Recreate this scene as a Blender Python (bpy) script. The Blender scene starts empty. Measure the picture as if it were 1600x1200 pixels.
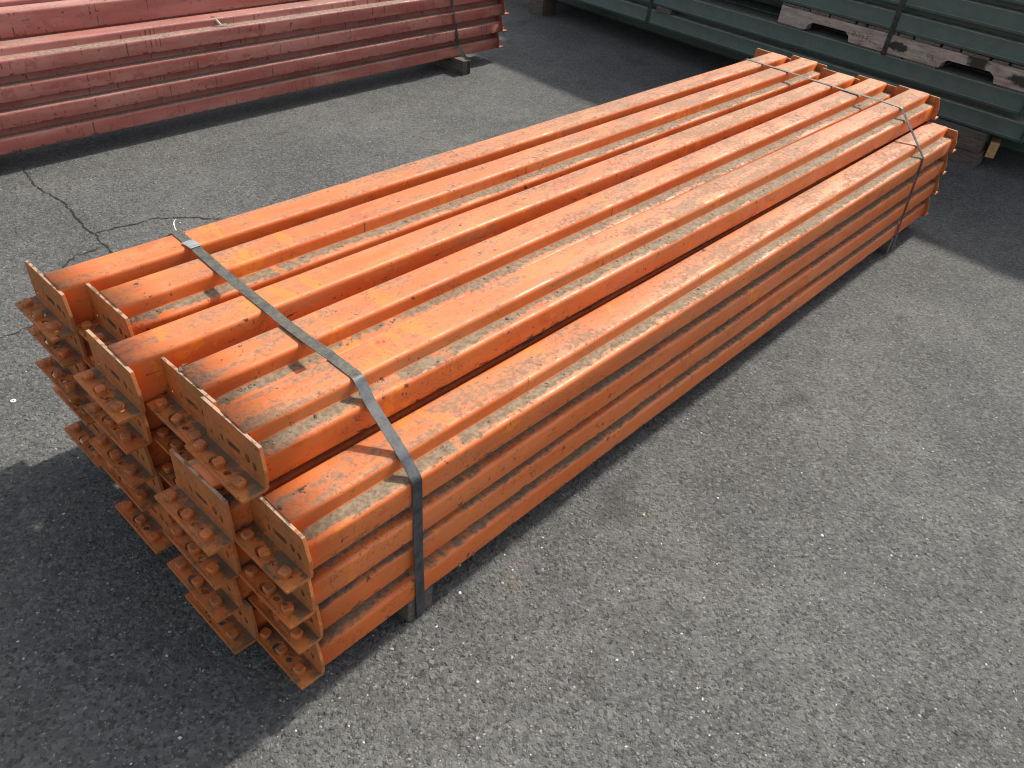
import bpy, bmesh, math, random
from mathutils import Matrix, Vector, noise as mnoise

S = 0.02667            # one layout unit (about an inch) in metres
random.seed(7)
scene = bpy.context.scene
COL = scene.collection

def P(x, y, z):        # layout coordinates: ground lies at z = -0.5
    return Vector((x * S, y * S, (z + 0.5) * S))

# ------------------------------------------------------------------ camera
cam_data = bpy.data.cameras.new('camera')
cam = bpy.data.objects.new('camera', cam_data)
COL.objects.link(cam)
cam_data.sensor_fit = 'HORIZONTAL'
cam_data.sensor_width = 36.0
cam_data.lens = 36.0 * 1243.17 / 1600.0
cam_data.clip_start = 0.02
cam_data.clip_end = 500.0
rt = Vector((0.679353, -0.729161, 0.082488))
up = Vector((0.402293, 0.464089, 0.789166))
fw = Vector((0.613710, 0.502937, -0.608616))
m = Matrix((rt, up, -fw)).transposed().to_4x4()
m.translation = P(-13.838, -22.435, 41.50)
cam.matrix_world = m
scene.camera = cam

# ------------------------------------------------------------------ light
SUN_EL = math.radians(46.0)
SUN_AZ = math.radians(1.0)           # from +X towards +Y
world = bpy.data.worlds.new('World')
scene.world = world
world.use_nodes = True
wn = world.node_tree.nodes
wl = world.node_tree.links
wn.clear()
sky = wn.new('ShaderNodeTexSky')
sky.sky_type = 'NISHITA'
sky.sun_disc = False
sky.sun_elevation = SUN_EL
sky.sun_rotation = math.pi / 2 - SUN_AZ
sky.air_density = 1.0
sky.dust_density = 2.5
sky.ozone_density = 1.0
bg = wn.new('ShaderNodeBackground')
bg.inputs['Strength'].default_value = 0.148
wo = wn.new('ShaderNodeOutputWorld')
haze_mix = wn.new('ShaderNodeHueSaturation')       # thin high cloud: a paler, whiter sky
haze_mix.inputs['Saturation'].default_value = 0.38
wl.new(sky.outputs[0], haze_mix.inputs['Color'])
wl.new(haze_mix.outputs[0], bg.inputs['Color'])
wl.new(bg.outputs[0], wo.inputs['Surface'])

sun_data = bpy.data.lights.new('sun', 'SUN')
sun_data.energy = 3.8
sun_data.angle = math.radians(2.4)
sun_data.color = (1.0, 0.95, 0.87)
sun = bpy.data.objects.new('sun', sun_data)
COL.objects.link(sun)
sdir = Vector((math.cos(SUN_EL) * math.cos(SUN_AZ), math.cos(SUN_EL) * math.sin(SUN_AZ), math.sin(SUN_EL)))
sun.rotation_euler = sdir.to_track_quat('Z', 'Y').to_euler()
sun.location = (3, 0, 6)

vs = scene.view_settings
vs.view_transform = 'Standard'
vs.look = 'None'
vs.exposure = 0.5
vs.gamma = 1.0
vs.use_curve_mapping = False
scene.cycles.filter_width = 1.2
scene.cycles.max_bounces = 6
scene.cycles.diffuse_bounces = 4
scene.cycles.glossy_bounces = 2

# ------------------------------------------------------------------ node helpers
class NT:
    def __init__(self, name):
        self.mat = bpy.data.materials.new(name)
        self.mat.use_nodes = True
        self.t = self.mat.node_tree
        self.t.nodes.clear()
        self.out = self.t.nodes.new('ShaderNodeOutputMaterial')
        self.b = self.t.nodes.new('ShaderNodeBsdfPrincipled')
        self.t.links.new(self.b.outputs[0], self.out.inputs['Surface'])
    def put(self, sock, v):
        if v is None:
            return
        if hasattr(v, 'is_output'):
            self.t.links.new(v, sock)
        else:
            sock.default_value = v
    def coord(self, scale=(1, 1, 1), rnd=True, kind='Object'):
        """object coordinates in layout units, shifted per object"""
        tc = self.t.nodes.new('ShaderNodeTexCoord')
        mp = self.t.nodes.new('ShaderNodeVectorMath'); mp.operation = 'SCALE'
        self.t.links.new(tc.outputs[kind], mp.inputs[0]); mp.inputs['Scale'].default_value = 1.0 / S
        v = mp.outputs[0]
        base = v
        if rnd:
            oi = self.t.nodes.new('ShaderNodeObjectInfo')
            mul = self.t.nodes.new('ShaderNodeMath'); mul.operation = 'MULTIPLY'
            self.t.links.new(oi.outputs['Random'], mul.inputs[0]); mul.inputs[1].default_value = 731.0
            cb = self.t.nodes.new('ShaderNodeCombineXYZ')
            self.t.links.new(mul.outputs[0], cb.inputs[0]); self.t.links.new(mul.outputs[0], cb.inputs[1])
            ad = self.t.nodes.new('ShaderNodeVectorMath'); ad.operation = 'ADD'
            self.t.links.new(v, ad.inputs[0]); self.t.links.new(cb.outputs[0], ad.inputs[1])
            v = ad.outputs[0]
        return base, v
    def scaled(self, v, s):
        n = self.t.nodes.new('ShaderNodeVectorMath'); n.operation = 'MULTIPLY'
        self.t.links.new(v, n.inputs[0]); n.inputs[1].default_value = s
        return n.outputs[0]
    def noise(self, v, scale, detail=4, rough=0.55, dist=0.0):
        n = self.t.nodes.new('ShaderNodeTexNoise')
        self.t.links.new(v, n.inputs['Vector'])
        n.inputs['Scale'].default_value = scale
        n.inputs['Detail'].default_value = detail
        n.inputs['Roughness'].default_value = rough
        n.inputs['Distortion'].default_value = dist
        return n.outputs['Fac']
    def voro(self, v, scale, feature='F1', out='Distance', rand=1.0):
        n = self.t.nodes.new('ShaderNodeTexVoronoi')
        n.feature = feature
        self.t.links.new(v, n.inputs['Vector'])
        n.inputs['Scale'].default_value = scale
        n.inputs['Randomness'].default_value = rand
        return n.outputs[out]
    def math(self, op, a, b=None, c=None, clamp=False):
        n = self.t.nodes.new('ShaderNodeMath'); n.operation = op; n.use_clamp = clamp
        self.put(n.inputs[0], a)
        if b is not None: self.put(n.inputs[1], b)
        if c is not None: self.put(n.inputs[2], c)
        return n.outputs[0]
    def ss(self, v, lo, hi, a=0.0, b=1.0):
        n = self.t.nodes.new('ShaderNodeMapRange'); n.interpolation_type = 'SMOOTHSTEP'
        self.put(n.inputs['Value'], v)
        n.inputs['From Min'].default_value = lo; n.inputs['From Max'].default_value = hi
        n.inputs['To Min'].default_value = a; n.inputs['To Max'].default_value = b
        return n.outputs[0]
    def mix(self, f, a, b, blend='MIX'):
        n = self.t.nodes.new('ShaderNodeMix'); n.data_type = 'RGBA'; n.blend_type = blend
        self.put(n.inputs[0], f)
        for s, v in ((n.inputs[6], a), (n.inputs[7], b)):
            if isinstance(v, tuple): v = (*v[:3], 1.0)
            self.put(s, v)
        return n.outputs[2]
    def sep(self, v):
        n = self.t.nodes.new('ShaderNodeSeparateXYZ'); self.t.links.new(v, n.inputs[0]); return n.outputs
    def normal_z(self):
        g = self.t.nodes.new('ShaderNodeNewGeometry')
        return self.sep(g.outputs['True Normal'])
    def bump(self, h, strength, dist):
        n = self.t.nodes.new('ShaderNodeBump')
        n.inputs['Strength'].default_value = strength
        n.inputs['Distance'].default_value = dist
        self.t.links.new(h, n.inputs['Height'])
        return n.outputs[0]
    def finish(self, col, rough, normal=None, metal=0.0, spec=0.5):
        self.put(self.b.inputs['Base Color'], (*col, 1.0) if isinstance(col, tuple) else col)
        self.put(self.b.inputs['Roughness'], rough)
        self.put(self.b.inputs['Metallic'], metal)
        self.b.inputs['Specular IOR Level'].default_value = spec
        if normal is not None:
            self.t.links.new(normal, self.b.inputs['Normal'])
        return self.mat

def srgb(r, g, b):
    f = lambda c: (c / 255 / 12.92) if c / 255 <= 0.04045 else ((c / 255 + 0.055) / 1.055) ** 2.4
    return (f(r), f(g), f(b))

def paint_material(name, base, fresh, pale, dust, dusty, chips, drips, rough=0.42, ledge_add=0.0):
    """painted steel beam: faded paint, dust lying on flats and ledges, chips"""
    n = NT(name)
    raw, v = n.coord()
    xyz = n.sep(raw)
    nz = n.normal_z()
    lng = n.scaled(v, (0.22, 1.0, 1.0))
    # faded and fresh tones
    big = n.noise(n.scaled(v, (0.10, 0.5, 0.5)), 1.0, 3)
    col = n.mix(n.ss(big, 0.35, 0.7), base, pale)
    fr = n.math('MULTIPLY', n.ss(n.noise(n.scaled(v, (0.35, 0.30, 0.3)), 1.0, 3, 0.6), 0.62, 0.66),
                n.ss(n.noise(v, 2.2, 4), 0.38, 0.5))
    col = n.mix(n.math('MULTIPLY', fr, 0.75), col, fresh)
    pt_ = n.ss(n.noise(n.scaled(v, (0.16, 0.30, 0.3)), 1.0, 5, 0.62), 0.615, 0.63)
    col = n.mix(n.math('MULTIPLY', pt_, 0.6), col, tuple(c * k for c, k in zip(base, (0.92, 0.70, 0.6))))
    # upward facing surfaces
    upf = n.ss(nz[2], 0.55, 0.9)
    # bright rubbed bars where the strap slid along the tops
    rub = n.math('MULTIPLY', n.ss(n.noise(n.scaled(v, (1.15, 0.30, 0.2)), 1.0, 2, 0.5), 0.54, 0.57), n.math('MULTIPLY', upf, n.ss(n.math('ABSOLUTE', n.math('SUBTRACT', xyz[0], 10.5)), 1.5, 4.0, 0.55, 0.0)))
    # ledge: low shelf beside the raised box of the profile
    ledge = n.math('MULTIPLY', upf, n.ss(xyz[2], 1.86, 2.05, 1.0, 0.0))
    high = n.math('MULTIPLY', upf, n.ss(xyz[2], 2.3, 2.5))
    d1 = n.noise(lng, 0.75, 5, 0.68)
    d2 = n.noise(v, 3.2, 3, 0.65)
    d3 = n.noise(n.scaled(v, (0.045, 0.05, 0.05)), 1.0, 2)
    dn = n.math('ADD', n.math('MULTIPLY', d1, 0.7), n.math('MULTIPLY', d2, 0.3))
    dn = n.math('ADD', dn, n.math('MULTIPLY', n.math('SUBTRACT', d3, 0.5), 0.30))
    # more dust towards the far half of the stack, where it was never wiped
    far = n.ss(xyz[0], 8.0, 60.0, -0.010, 0.032)
    dn = n.math('ADD', dn, far)
    dtop = n.math('MULTIPLY', n.ss(dn, 0.445, 0.56), high)
    thin = n.math('MULTIPLY', n.ss(dn, 0.34, 0.56), n.math('MULTIPLY', upf, 0.30))
    inner = n.ss(n.math('ABSOLUTE', n.math('SUBTRACT', xyz[1], 1.05)), 0.0, 1.0, 0.17 + ledge_add, -0.10 + ledge_add)
    dled = n.math('MULTIPLY', n.ss(n.math('ADD', dn, inner), 0.50, 0.62), ledge)
    dmask = n.math('MAXIMUM', n.math('MULTIPLY', dtop, 0.70 * dusty), n.math('MULTIPLY', dled, 0.9 * dusty))
    dmask = n.math('MAXIMUM', dmask, n.math('MULTIPLY', thin, dusty))
    fleck = n.math('MULTIPLY', n.ss(n.noise(n.scaled(v, (0.55, 1.2, 1.0)), 4.5, 3, 0.7), 0.55, 0.63), n.math('MULTIPLY', upf, n.ss(d1, 0.40, 0.55, 0.15, 0.75)))
    dmask = n.math('MAXIMUM', dmask, n.math('MULTIPLY', fleck, 0.85 * dusty))
    # side smears of grime
    side = n.math('SUBTRACT', 1.0, n.ss(nz[2], 0.3, 0.6))
    smear = n.math('MULTIPLY', n.ss(n.noise(n.scaled(v, (0.16, 0.6, 0.9)), 1.0, 4, 0.6), 0.55, 0.78), n.math('MULTIPLY', side, 0.45))
    dmask = n.math('MAXIMUM', dmask, n.math('MULTIPLY', smear, dusty))
    dcol = n.mix(n.ss(d2, 0.35, 0.65), tuple(c * 1.02 for c in dust), tuple(c * 0.62 for c in dust))
    dcol = n.mix(ledge, dcol, n.mix(n.ss(d2, 0.35, 0.65), dust, tuple(c * 0.55 for c in dust)))
    dmask = n.math('MULTIPLY', dmask, n.math('SUBTRACT', 1.0, n.math('MULTIPLY', rub, 0.7)))
    col = n.mix(rub, col, fresh)
    col = n.mix(dmask, col, dcol)
    # dried water lines, thin and wandering
    wv = n.noise(v, 0.9, 3, 0.55, 1.6)
    wl_ = n.ss(n.math('ABSOLUTE', n.math('SUBTRACT', wv, 0.5)), 0.004, 0.016, 1.0, 0.0)
    wl_ = n.math('MULTIPLY', wl_, n.ss(n.noise(n.scaled(v, (0.3, 0.45, 0.5)), 1.0, 3), 0.52, 0.60))
    col = n.mix(n.math('MULTIPLY', wl_, 0.62), col, tuple(c * 0.28 for c in dust))
    # lengthwise drag scratches, pale and dark
    scr = n.ss(n.noise(n.scaled(v, (0.07, 3.6, 3.6)), 1.0, 2, 0.5), 0.66, 0.70)
    scr = n.math('MULTIPLY', scr, n.ss(n.noise(n.scaled(v, (0.10, 0.3, 0.3)), 1.0, 2), 0.48, 0.56))
    col = n.mix(n.math('MULTIPLY', scr, 0.45), col, tuple(c * 0.55 + 0.02 for c in base))
    # chips and scuffs down to dark steel
    ch = n.ss(n.noise(v, 1.7, 4, 0.72), 0.655 - 0.03 * chips, 0.675 - 0.03 * chips)
    ch = n.math('MULTIPLY', ch, n.ss(n.noise(n.scaled(v, (0.12, 0.4, 0.4)), 1.0, 2), 0.50, 0.56))
    edge = n.math('MAXIMUM', n.ss(n.math('ABSOLUTE', n.math('SUBTRACT', xyz[2], 0.12)), 0.05, 0.25, 1.0, 0.0),
                  n.ss(n.math('ABSOLUTE', n.math('SUBTRACT', xyz[2], 1.72)), 0.02, 0.16, 1.0, 0.0))
    ch2 = n.math('MULTIPLY', n.ss(n.noise(n.scaled(v, (0.7, 2.0, 2.0)), 1.3, 3, 0.7), 0.58, 0.61), n.math('MULTIPLY', edge, side))
    chip = n.math('MAXIMUM', ch, ch2)
    if drips:
        cell = n.noise(n.scaled(v, (2.6, 0.0, 0.10)), 1.0, 2, 0.5)
        dr = n.math('MULTIPLY', n.ss(cell, 0.62, 0.64), n.ss(n.noise(n.scaled(v, (0.10, 0.3, 0.9)), 1.0, 3, 0.6), 0.46, 0.50))
        dr = n.math('MULTIPLY', dr, side)
        chip = n.math('MAXIMUM', chip, n.math('MULTIPLY', dr, drips))
    else:
        cell = n.noise(n.scaled(v, (1.3, 0.3, 0.12)), 1.0, 2, 0.5)
        dr = n.math('MULTIPLY', n.ss(cell, 0.735, 0.75), side)
        chip = n.math('MAXIMUM', chip, n.math('MULTIPLY', dr, 0.8))
    col = n.mix(n.math('MULTIPLY', chip, 0.85), col, srgb(58, 40, 32))
    r = n.math('ADD', n.math('MULTIPLY', dmask, 0.5), n.ss(n.noise(v, 0.8, 3), 0.3, 0.7, rough - 0.06, rough + 0.10), clamp=True)
    return n.finish(col, r, n.bump(n.noise(v, 0.9, 5, 0.62), 0.5, 0.06 * S))

def bracket_material(name, base, brown, dust, grimy=1.0):
    """end brackets: rust film and caked grime over the paint"""
    n = NT(name)
    raw, v = n.coord()
    nz = n.normal_z()
    a = n.noise(v, 0.6, 5, 0.6)
    b = n.noise(v, 2.3, 5, 0.65)
    col = n.mix(n.ss(a, 0.33, 0.68, 0.15, 0.85), base, brown)
    col = n.mix(n.math('MULTIPLY', n.ss(b, 0.5, 0.7), 0.5), col, tuple(c * 0.5 for c in brown))
    upf = n.ss(nz[2], 0.5, 0.9)
    q = n.sep(raw)
    heel = n.ss(n.math('ABSOLUTE', q[0]), 0.3, 1.25, 0.10 * grimy, -0.05)
    gn = n.math('ADD', n.math('ADD', n.math('MULTIPLY', a, 0.6), n.math('MULTIPLY', b, 0.4)), heel)
    grime = n.math('MULTIPLY', n.ss(gn, 0.47, 0.60),
                   n.math('ADD', n.math('MULTIPLY', upf, 0.72 * grimy), 0.10))
    col = n.mix(grime, col, dust)
    ch = n.ss(n.noise(v, 2.0, 4, 0.7), 0.64, 0.66)
    col = n.mix(n.math('MULTIPLY', ch, 0.8), col, srgb(50, 36, 30))
    # knocked top edge: pale primer showing in broken lengths
    rim = n.math('MULTIPLY', n.ss(q[2], 2.45, 2.55), n.math('MULTIPLY', n.ss(nz[2], 0.3, 0.6), n.ss(n.noise(v, 1.8, 4, 0.65), 0.42, 0.52)))
    col = n.mix(n.math('MULTIPLY', rim, 0.75), col, srgb(176, 148, 124))
    h = n.math('ADD', b, n.math('MULTIPLY', n.noise(v, 8, 3), 0.3))
    return n.finish(col, n.ss(a, 0.3, 0.7, 0.5, 0.8), n.bump(h, 0.5, 0.05 * S))

ORANGE = srgb(207, 102, 40)
M_ORANGE = paint_material('orange_paint', ORANGE, srgb(230, 128, 34), srgb(212, 118, 62), srgb(128, 123, 103), 1.0, 1.0, 0.0, 0.46, 0.125)
M_ORBRK = bracket_material('orange_bracket_paint', srgb(202, 110, 50), srgb(158, 102, 52), srgb(86, 79, 62))
M_ORRIV = bracket_material('orange_rivet_paint', srgb(206, 112, 54), srgb(170, 104, 54), srgb(96, 84, 64), 0.45)
RED = srgb(160, 91, 81)
M_RED = paint_material('red_paint', RED, srgb(156, 84, 72), srgb(180, 120, 108), srgb(140, 128, 112), 1.0, 1.0, 0.9, 0.46, 0.16)
M_REDBRK = bracket_material('red_bracket_paint', srgb(160, 74, 66), srgb(150, 90, 60), srgb(120, 100, 84))

def simple_noise_mat(name, c1, c2, scale, rough, stretch=(1, 1, 1), metal=0.0, bump=0.3, lo=0.35, hi=0.65):
    n = NT(name)
    raw, v = n.coord()
    vv = n.scaled(v, stretch)
    a = n.noise(vv, scale, 6, 0.62)
    col = n.mix(n.ss(a, lo, hi), c1, c2)
    return n.finish(col, rough, n.bump(a, bump, 0.05 * S), metal)

def green_material():
    n = NT('green_paint')
    raw, v = n.coord()
    a = n.noise(n.scaled(v, (0.15, 0.5, 0.5)), 1.0, 4)
    col = n.mix(n.ss(a, 0.3, 0.7), srgb(54, 74, 65), srgb(64, 82, 73))
    b = n.noise(n.scaled(v, (0.5, 0.8, 0.8)), 1.0, 6, 0.65)
    col = n.mix(n.math('MULTIPLY', n.ss(b, 0.56, 0.75), 0.4), col, srgb(96, 98, 88))
    ch = n.ss(n.noise(v, 1.6, 6, 0.7), 0.67, 0.69)
    col = n.mix(n.math('MULTIPLY', ch, 0.8), col, srgb(60, 52, 46))
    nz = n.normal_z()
    col = n.mix(n.math('MULTIPLY', n.ss(nz[2], 0.2, 0.7), n.ss(b, 0.3, 0.6, 0.35, 0.8)), col, srgb(134, 138, 128))  # upward edges painted paler, for dust and for the sky light they catch
    return n.finish(col, 0.45, n.bump(n.noise(v, 0.5, 3), 0.3, 0.05 * S))
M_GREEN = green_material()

def strap_material():
    n = NT('steel_strap')
    raw, v = n.coord(rnd=False)
    nz = n.normal_z()
    a = n.noise(v, 1.4, 6, 0.65)
    b = n.noise(v, 6.0, 4, 0.6)
    steel = n.mix(n.ss(a, 0.35, 0.65), srgb(56, 58, 62), srgb(84, 86, 90))
    dirt = n.mix(n.ss(b, 0.35, 0.65), srgb(82, 79, 68), srgb(108, 103, 88))
    upf = n.math('MULTIPLY', n.ss(nz[2], 0.75, 0.97), n.ss(a, 0.30, 0.60, 0.35, 0.9))
    col = n.mix(upf, steel, dirt)
    col = n.mix(n.math('MULTIPLY', n.ss(n.noise(v, 2.4, 5, 0.7), 0.62, 0.68), 0.7), col, srgb(96, 62, 42))
    return n.finish(col, n.ss(a, 0.3, 0.7, 0.42, 0.62), n.bump(b, 0.25, 0.03 * S), 0.35)
M_STRAP = strap_material()
M_SEAL = simple_noise_mat('strap_seal_metal', srgb(170, 170, 166), srgb(205, 205, 200), 2.0, 0.3, metal=0.8)
M_DARKSTRAP = simple_noise_mat('dark_strap', srgb(34, 36, 36), srgb(58, 60, 58), 1.5, 0.5, metal=0.2)

def wood_material(name, c1, c2, grain=(1, 1, 1), spots=None):
    n = NT(name)
    raw, v = n.coord(rnd=spots is None)
    g = n.noise(n.scaled(v, grain), 1.0, 7, 0.65, 0.6)
    col = n.mix(n.ss(g, 0.32, 0.68), c1, c2)
    f = n.noise(v, 0.7, 4)
    col = n.mix(n.math('MULTIPLY', n.ss(f, 0.5, 0.75), 0.4), col, tuple(c * 0.45 for c in c1))
    gl = n.ss(n.noise(n.scaled(v, tuple(k * 1.7 for k in grain)), 1.3, 4, 0.6), 0.62, 0.66)
    col = n.mix(n.math('MULTIPLY', gl, 0.75), col, tuple(c * 0.22 for c in c1))
    for (cx, cy, cz, rx, rz) in spots or ():
        q = n.sep(raw)
        dx = n.math('DIVIDE', n.math('SUBTRACT', q[1], cy), rx)
        dz = n.math('DIVIDE', n.math('SUBTRACT', q[2], cz), rz)
        r = n.math('SQRT', n.math('ADD', n.math('MULTIPLY', dx, dx), n.math('MULTIPLY', dz, dz)))
        r = n.math('ADD', r, n.math('MULTIPLY', n.math('SUBTRACT', n.noise(v, 1.2, 5), 0.5), 1.3))
        col = n.mix(n.ss(r, 0.6, 1.05, 0.94, 0.0), col, srgb(34, 31, 29))
    return n.finish(col, 0.85, n.bump(g, 0.6, 0.08 * S))
M_WOOD = wood_material('weathered_timber', srgb(78, 71, 66), srgb(108, 98, 90), (4, 0.35, 4))
M_WOODX = wood_material('dark_timber', srgb(72, 65, 60), srgb(106, 97, 88), (3.5, 0.3, 3.5))
M_CUT = wood_material('fresh_cut_wood', srgb(176, 140, 90), srgb(204, 172, 120), (2, 2, 2))

# ------------------------------------------------------------------ mesh helpers
def mesh_obj(name, bm, mat, parent=None, loc=None, smooth=False):
    me = bpy.data.meshes.new(name)
    bmesh.ops.recalc_face_normals(bm, faces=bm.faces[:])
    bm.to_mesh(me); bm.free()
    if smooth:
        for p in me.polygons: p.use_smooth = True
    me.materials.append(mat)
    return link(name, me, parent, loc)

def link(name, me, parent=None, loc=None, rot=None):
    o = bpy.data.objects.new(name, me)
    COL.objects.link(o)
    if parent is not None: o.parent = parent
    if loc is not None: o.location = loc
    if rot is not None: o.rotation_euler = rot
    return o

def tag(o, label, cat, group=None, kind=None):
    o['label'] = label
    if cat: o['category'] = cat
    if group: o['group'] = group
    if kind: o['kind'] = kind
    return o

def empty(name, loc, rotz=0.0):
    o = bpy.data.objects.new(name, None)
    o.empty_display_size = 0.05
    COL.objects.link(o)
    o.location = loc
    o.rotation_euler = (0, 0, rotz)
    return o

def rounded(pts, radii, seg=4):
    out = []
    N = len(pts)
    for i, (p, r) in enumerate(zip(pts, radii)):
        p = Vector(p); a = Vector(pts[i - 1]); b = Vector(pts[(i + 1) % N])
        if r <= 0:
            out.append(p); continue
        da = (a - p).normalized(); db = (b - p).normalized()
        s = p + da * r; e = p + db * r
        for k in range(seg + 1):
            t = k / seg
            out.append((1 - t) ** 2 * s + 2 * t * (1 - t) * p + t * t * e)
    return out

def tube_mesh(name, prof, L, mat, axis='x', segs=30, wob=0.02, seed=0, caps=True, dents=()):
    """profile (y,z) swept along the length with slight mill waviness"""
    bm = bmesh.new()
    rings = []
    for i in range(segs + 1):
        x = L * i / segs
        ring = []
        for (y, z) in prof:
            n = mnoise.noise(Vector((x * 0.13 + seed * 17.3, y * 0.4, z * 0.4)))
            n2 = mnoise.noise(Vector((x * 0.13 + seed * 9.1 + 50, y * 0.4, z * 0.4)))
            bow = mnoise.noise(Vector((x * 0.028 + seed * 5.7, 3.3, 0.5)))
            yy, zz = y + wob * n + 0.10 * bow, z + wob * n2
            for (dx, dy, dz, rad, dep) in dents:
                dd = math.sqrt(((x - dx) / rad / 2.2) ** 2 + ((y - dy) / rad) ** 2 + ((z - dz) / rad) ** 2)
                if dd < 1: 
                    yy += dep * (1 - dd) ** 2; zz -= dep * 0.5 * (1 - dd) ** 2
            if axis == 'x': co = (x, yy, zz)
            else: co = (yy, x, zz)
            ring.append(bm.verts.new(Vector(co) * S))
        rings.append(ring)
    k = len(prof)
    for i in range(segs):
        for j in range(k):
            f = bm.faces.new((rings[i][j], rings[i][(j + 1) % k], rings[i + 1][(j + 1) % k], rings[i + 1][j]))
            f.smooth = True
    if caps:
        bm.faces.new(rings[0]); bm.faces.new(rings[-1])
    bmesh.ops.recalc_face_normals(bm, faces=bm.faces[:])
    me = bpy.data.meshes.new(name)
    bm.to_mesh(me); bm.free()
    me.materials.append(mat)
    return me

def box_bm(x0, x1, y0, y1, z0, z1, bev=0.0, jitter=0.0):
    bm = bmesh.new()
    bmesh.ops.create_cube(bm, size=1.0)
    for v in bm.verts:
        v.co = Vector(((x0 + x1) / 2 + v.co.x * (x1 - x0), (y0 + y1) / 2 + v.co.y * (y1 - y0), (z0 + z1) / 2 + v.co.z * (z1 - z0)))
        if jitter:
            v.co += Vector((random.uniform(-1, 1), random.uniform(-1, 1), random.uniform(-1, 1))) * jitter
    if bev:
        bmesh.ops.bevel(bm, geom=bm.edges[:], offset=bev, segments=2, affect='EDGES', profile=0.5)
    for v in bm.verts: v.co *= S
    return bm

def plate_bm(outline, holes, thick):
    """flat plate in its local XY plane with holes, extruded by thick; returns bmesh in layout units"""
    cu = bpy.data.curves.new('plate_curve', 'CURVE')
    cu.dimensions = '2D'; cu.fill_mode = 'BOTH'
    cu.extrude = thick / 2 - 0.015; cu.bevel_depth = 0.015; cu.bevel_resolution = 1
    for loop in [outline] + holes:
        sp = cu.splines.new('POLY'); sp.points.add(len(loop) - 1)
        for p, q in zip(sp.points, loop): p.co = (q[0], q[1], 0, 1)
        sp.use_cyclic_u = True
    ob = bpy.data.objects.new('plate_tmp', cu)
    COL.objects.link(ob)
    dg = bpy.context.evaluated_depsgraph_get(); dg.update()
    me = bpy.data.meshes.new_from_object(ob.evaluated_get(dg))
    bm = bmesh.new(); bm.from_mesh(me)
    bpy.data.objects.remove(ob); bpy.data.curves.remove(cu); bpy.data.meshes.remove(me)
    return bm

def slot(cx, cy, lx, ly, n=6):
    r = min(lx, ly) / 2
    pts = []
    if lx >= ly: c = ((cx + lx / 2 - r, cy, -90), (cx - lx / 2 + r, cy, 90))
    else: c = ((cx, cy + ly / 2 - r, 0), (cx, cy - ly / 2 + r, 180))
    for (x, y, a0) in c:
        for k in range(n + 1):
            a = math.radians(a0 + 180 * k / n)
            pts.append((x + r * math.cos(a), y + r * math.sin(a)))
    return pts

def merge(dst, src, mat4):
    vm = {}
    for v in src.verts: vm[v.index] = dst.verts.new(mat4 @ v.co)
    for f in src.faces:
        try: dst.faces.new([vm[v.index] for v in f.verts])
        except ValueError: pass
    src.free()

# ------------------------------------------------------------------ rack beams
LEN = 91.4
HI_W, LEDGE, BW, STEP = 2.44, 1.12, 2.75, 0.98
HB = HI_W + LEDGE
R1 = 0.30
prof_right = rounded([(0, 0), (0, BW - STEP), (LEDGE, BW - STEP), (LEDGE, BW), (HB, BW), (HB, 0)],
                     [0.16, R1, 0.14, R1, R1, 0.16])
prof_left = rounded([(0, 0), (0, BW), (HI_W, BW), (HI_W, BW - STEP), (HB, BW - STEP), (HB, 0)],
                    [0.16, R1, R1, 0.14, R1, 0.16])
CL, CH, CT, SH = 5.4, 2.71, 0.19, 1.5   # bracket length, height, thickness, shelf depth

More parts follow.
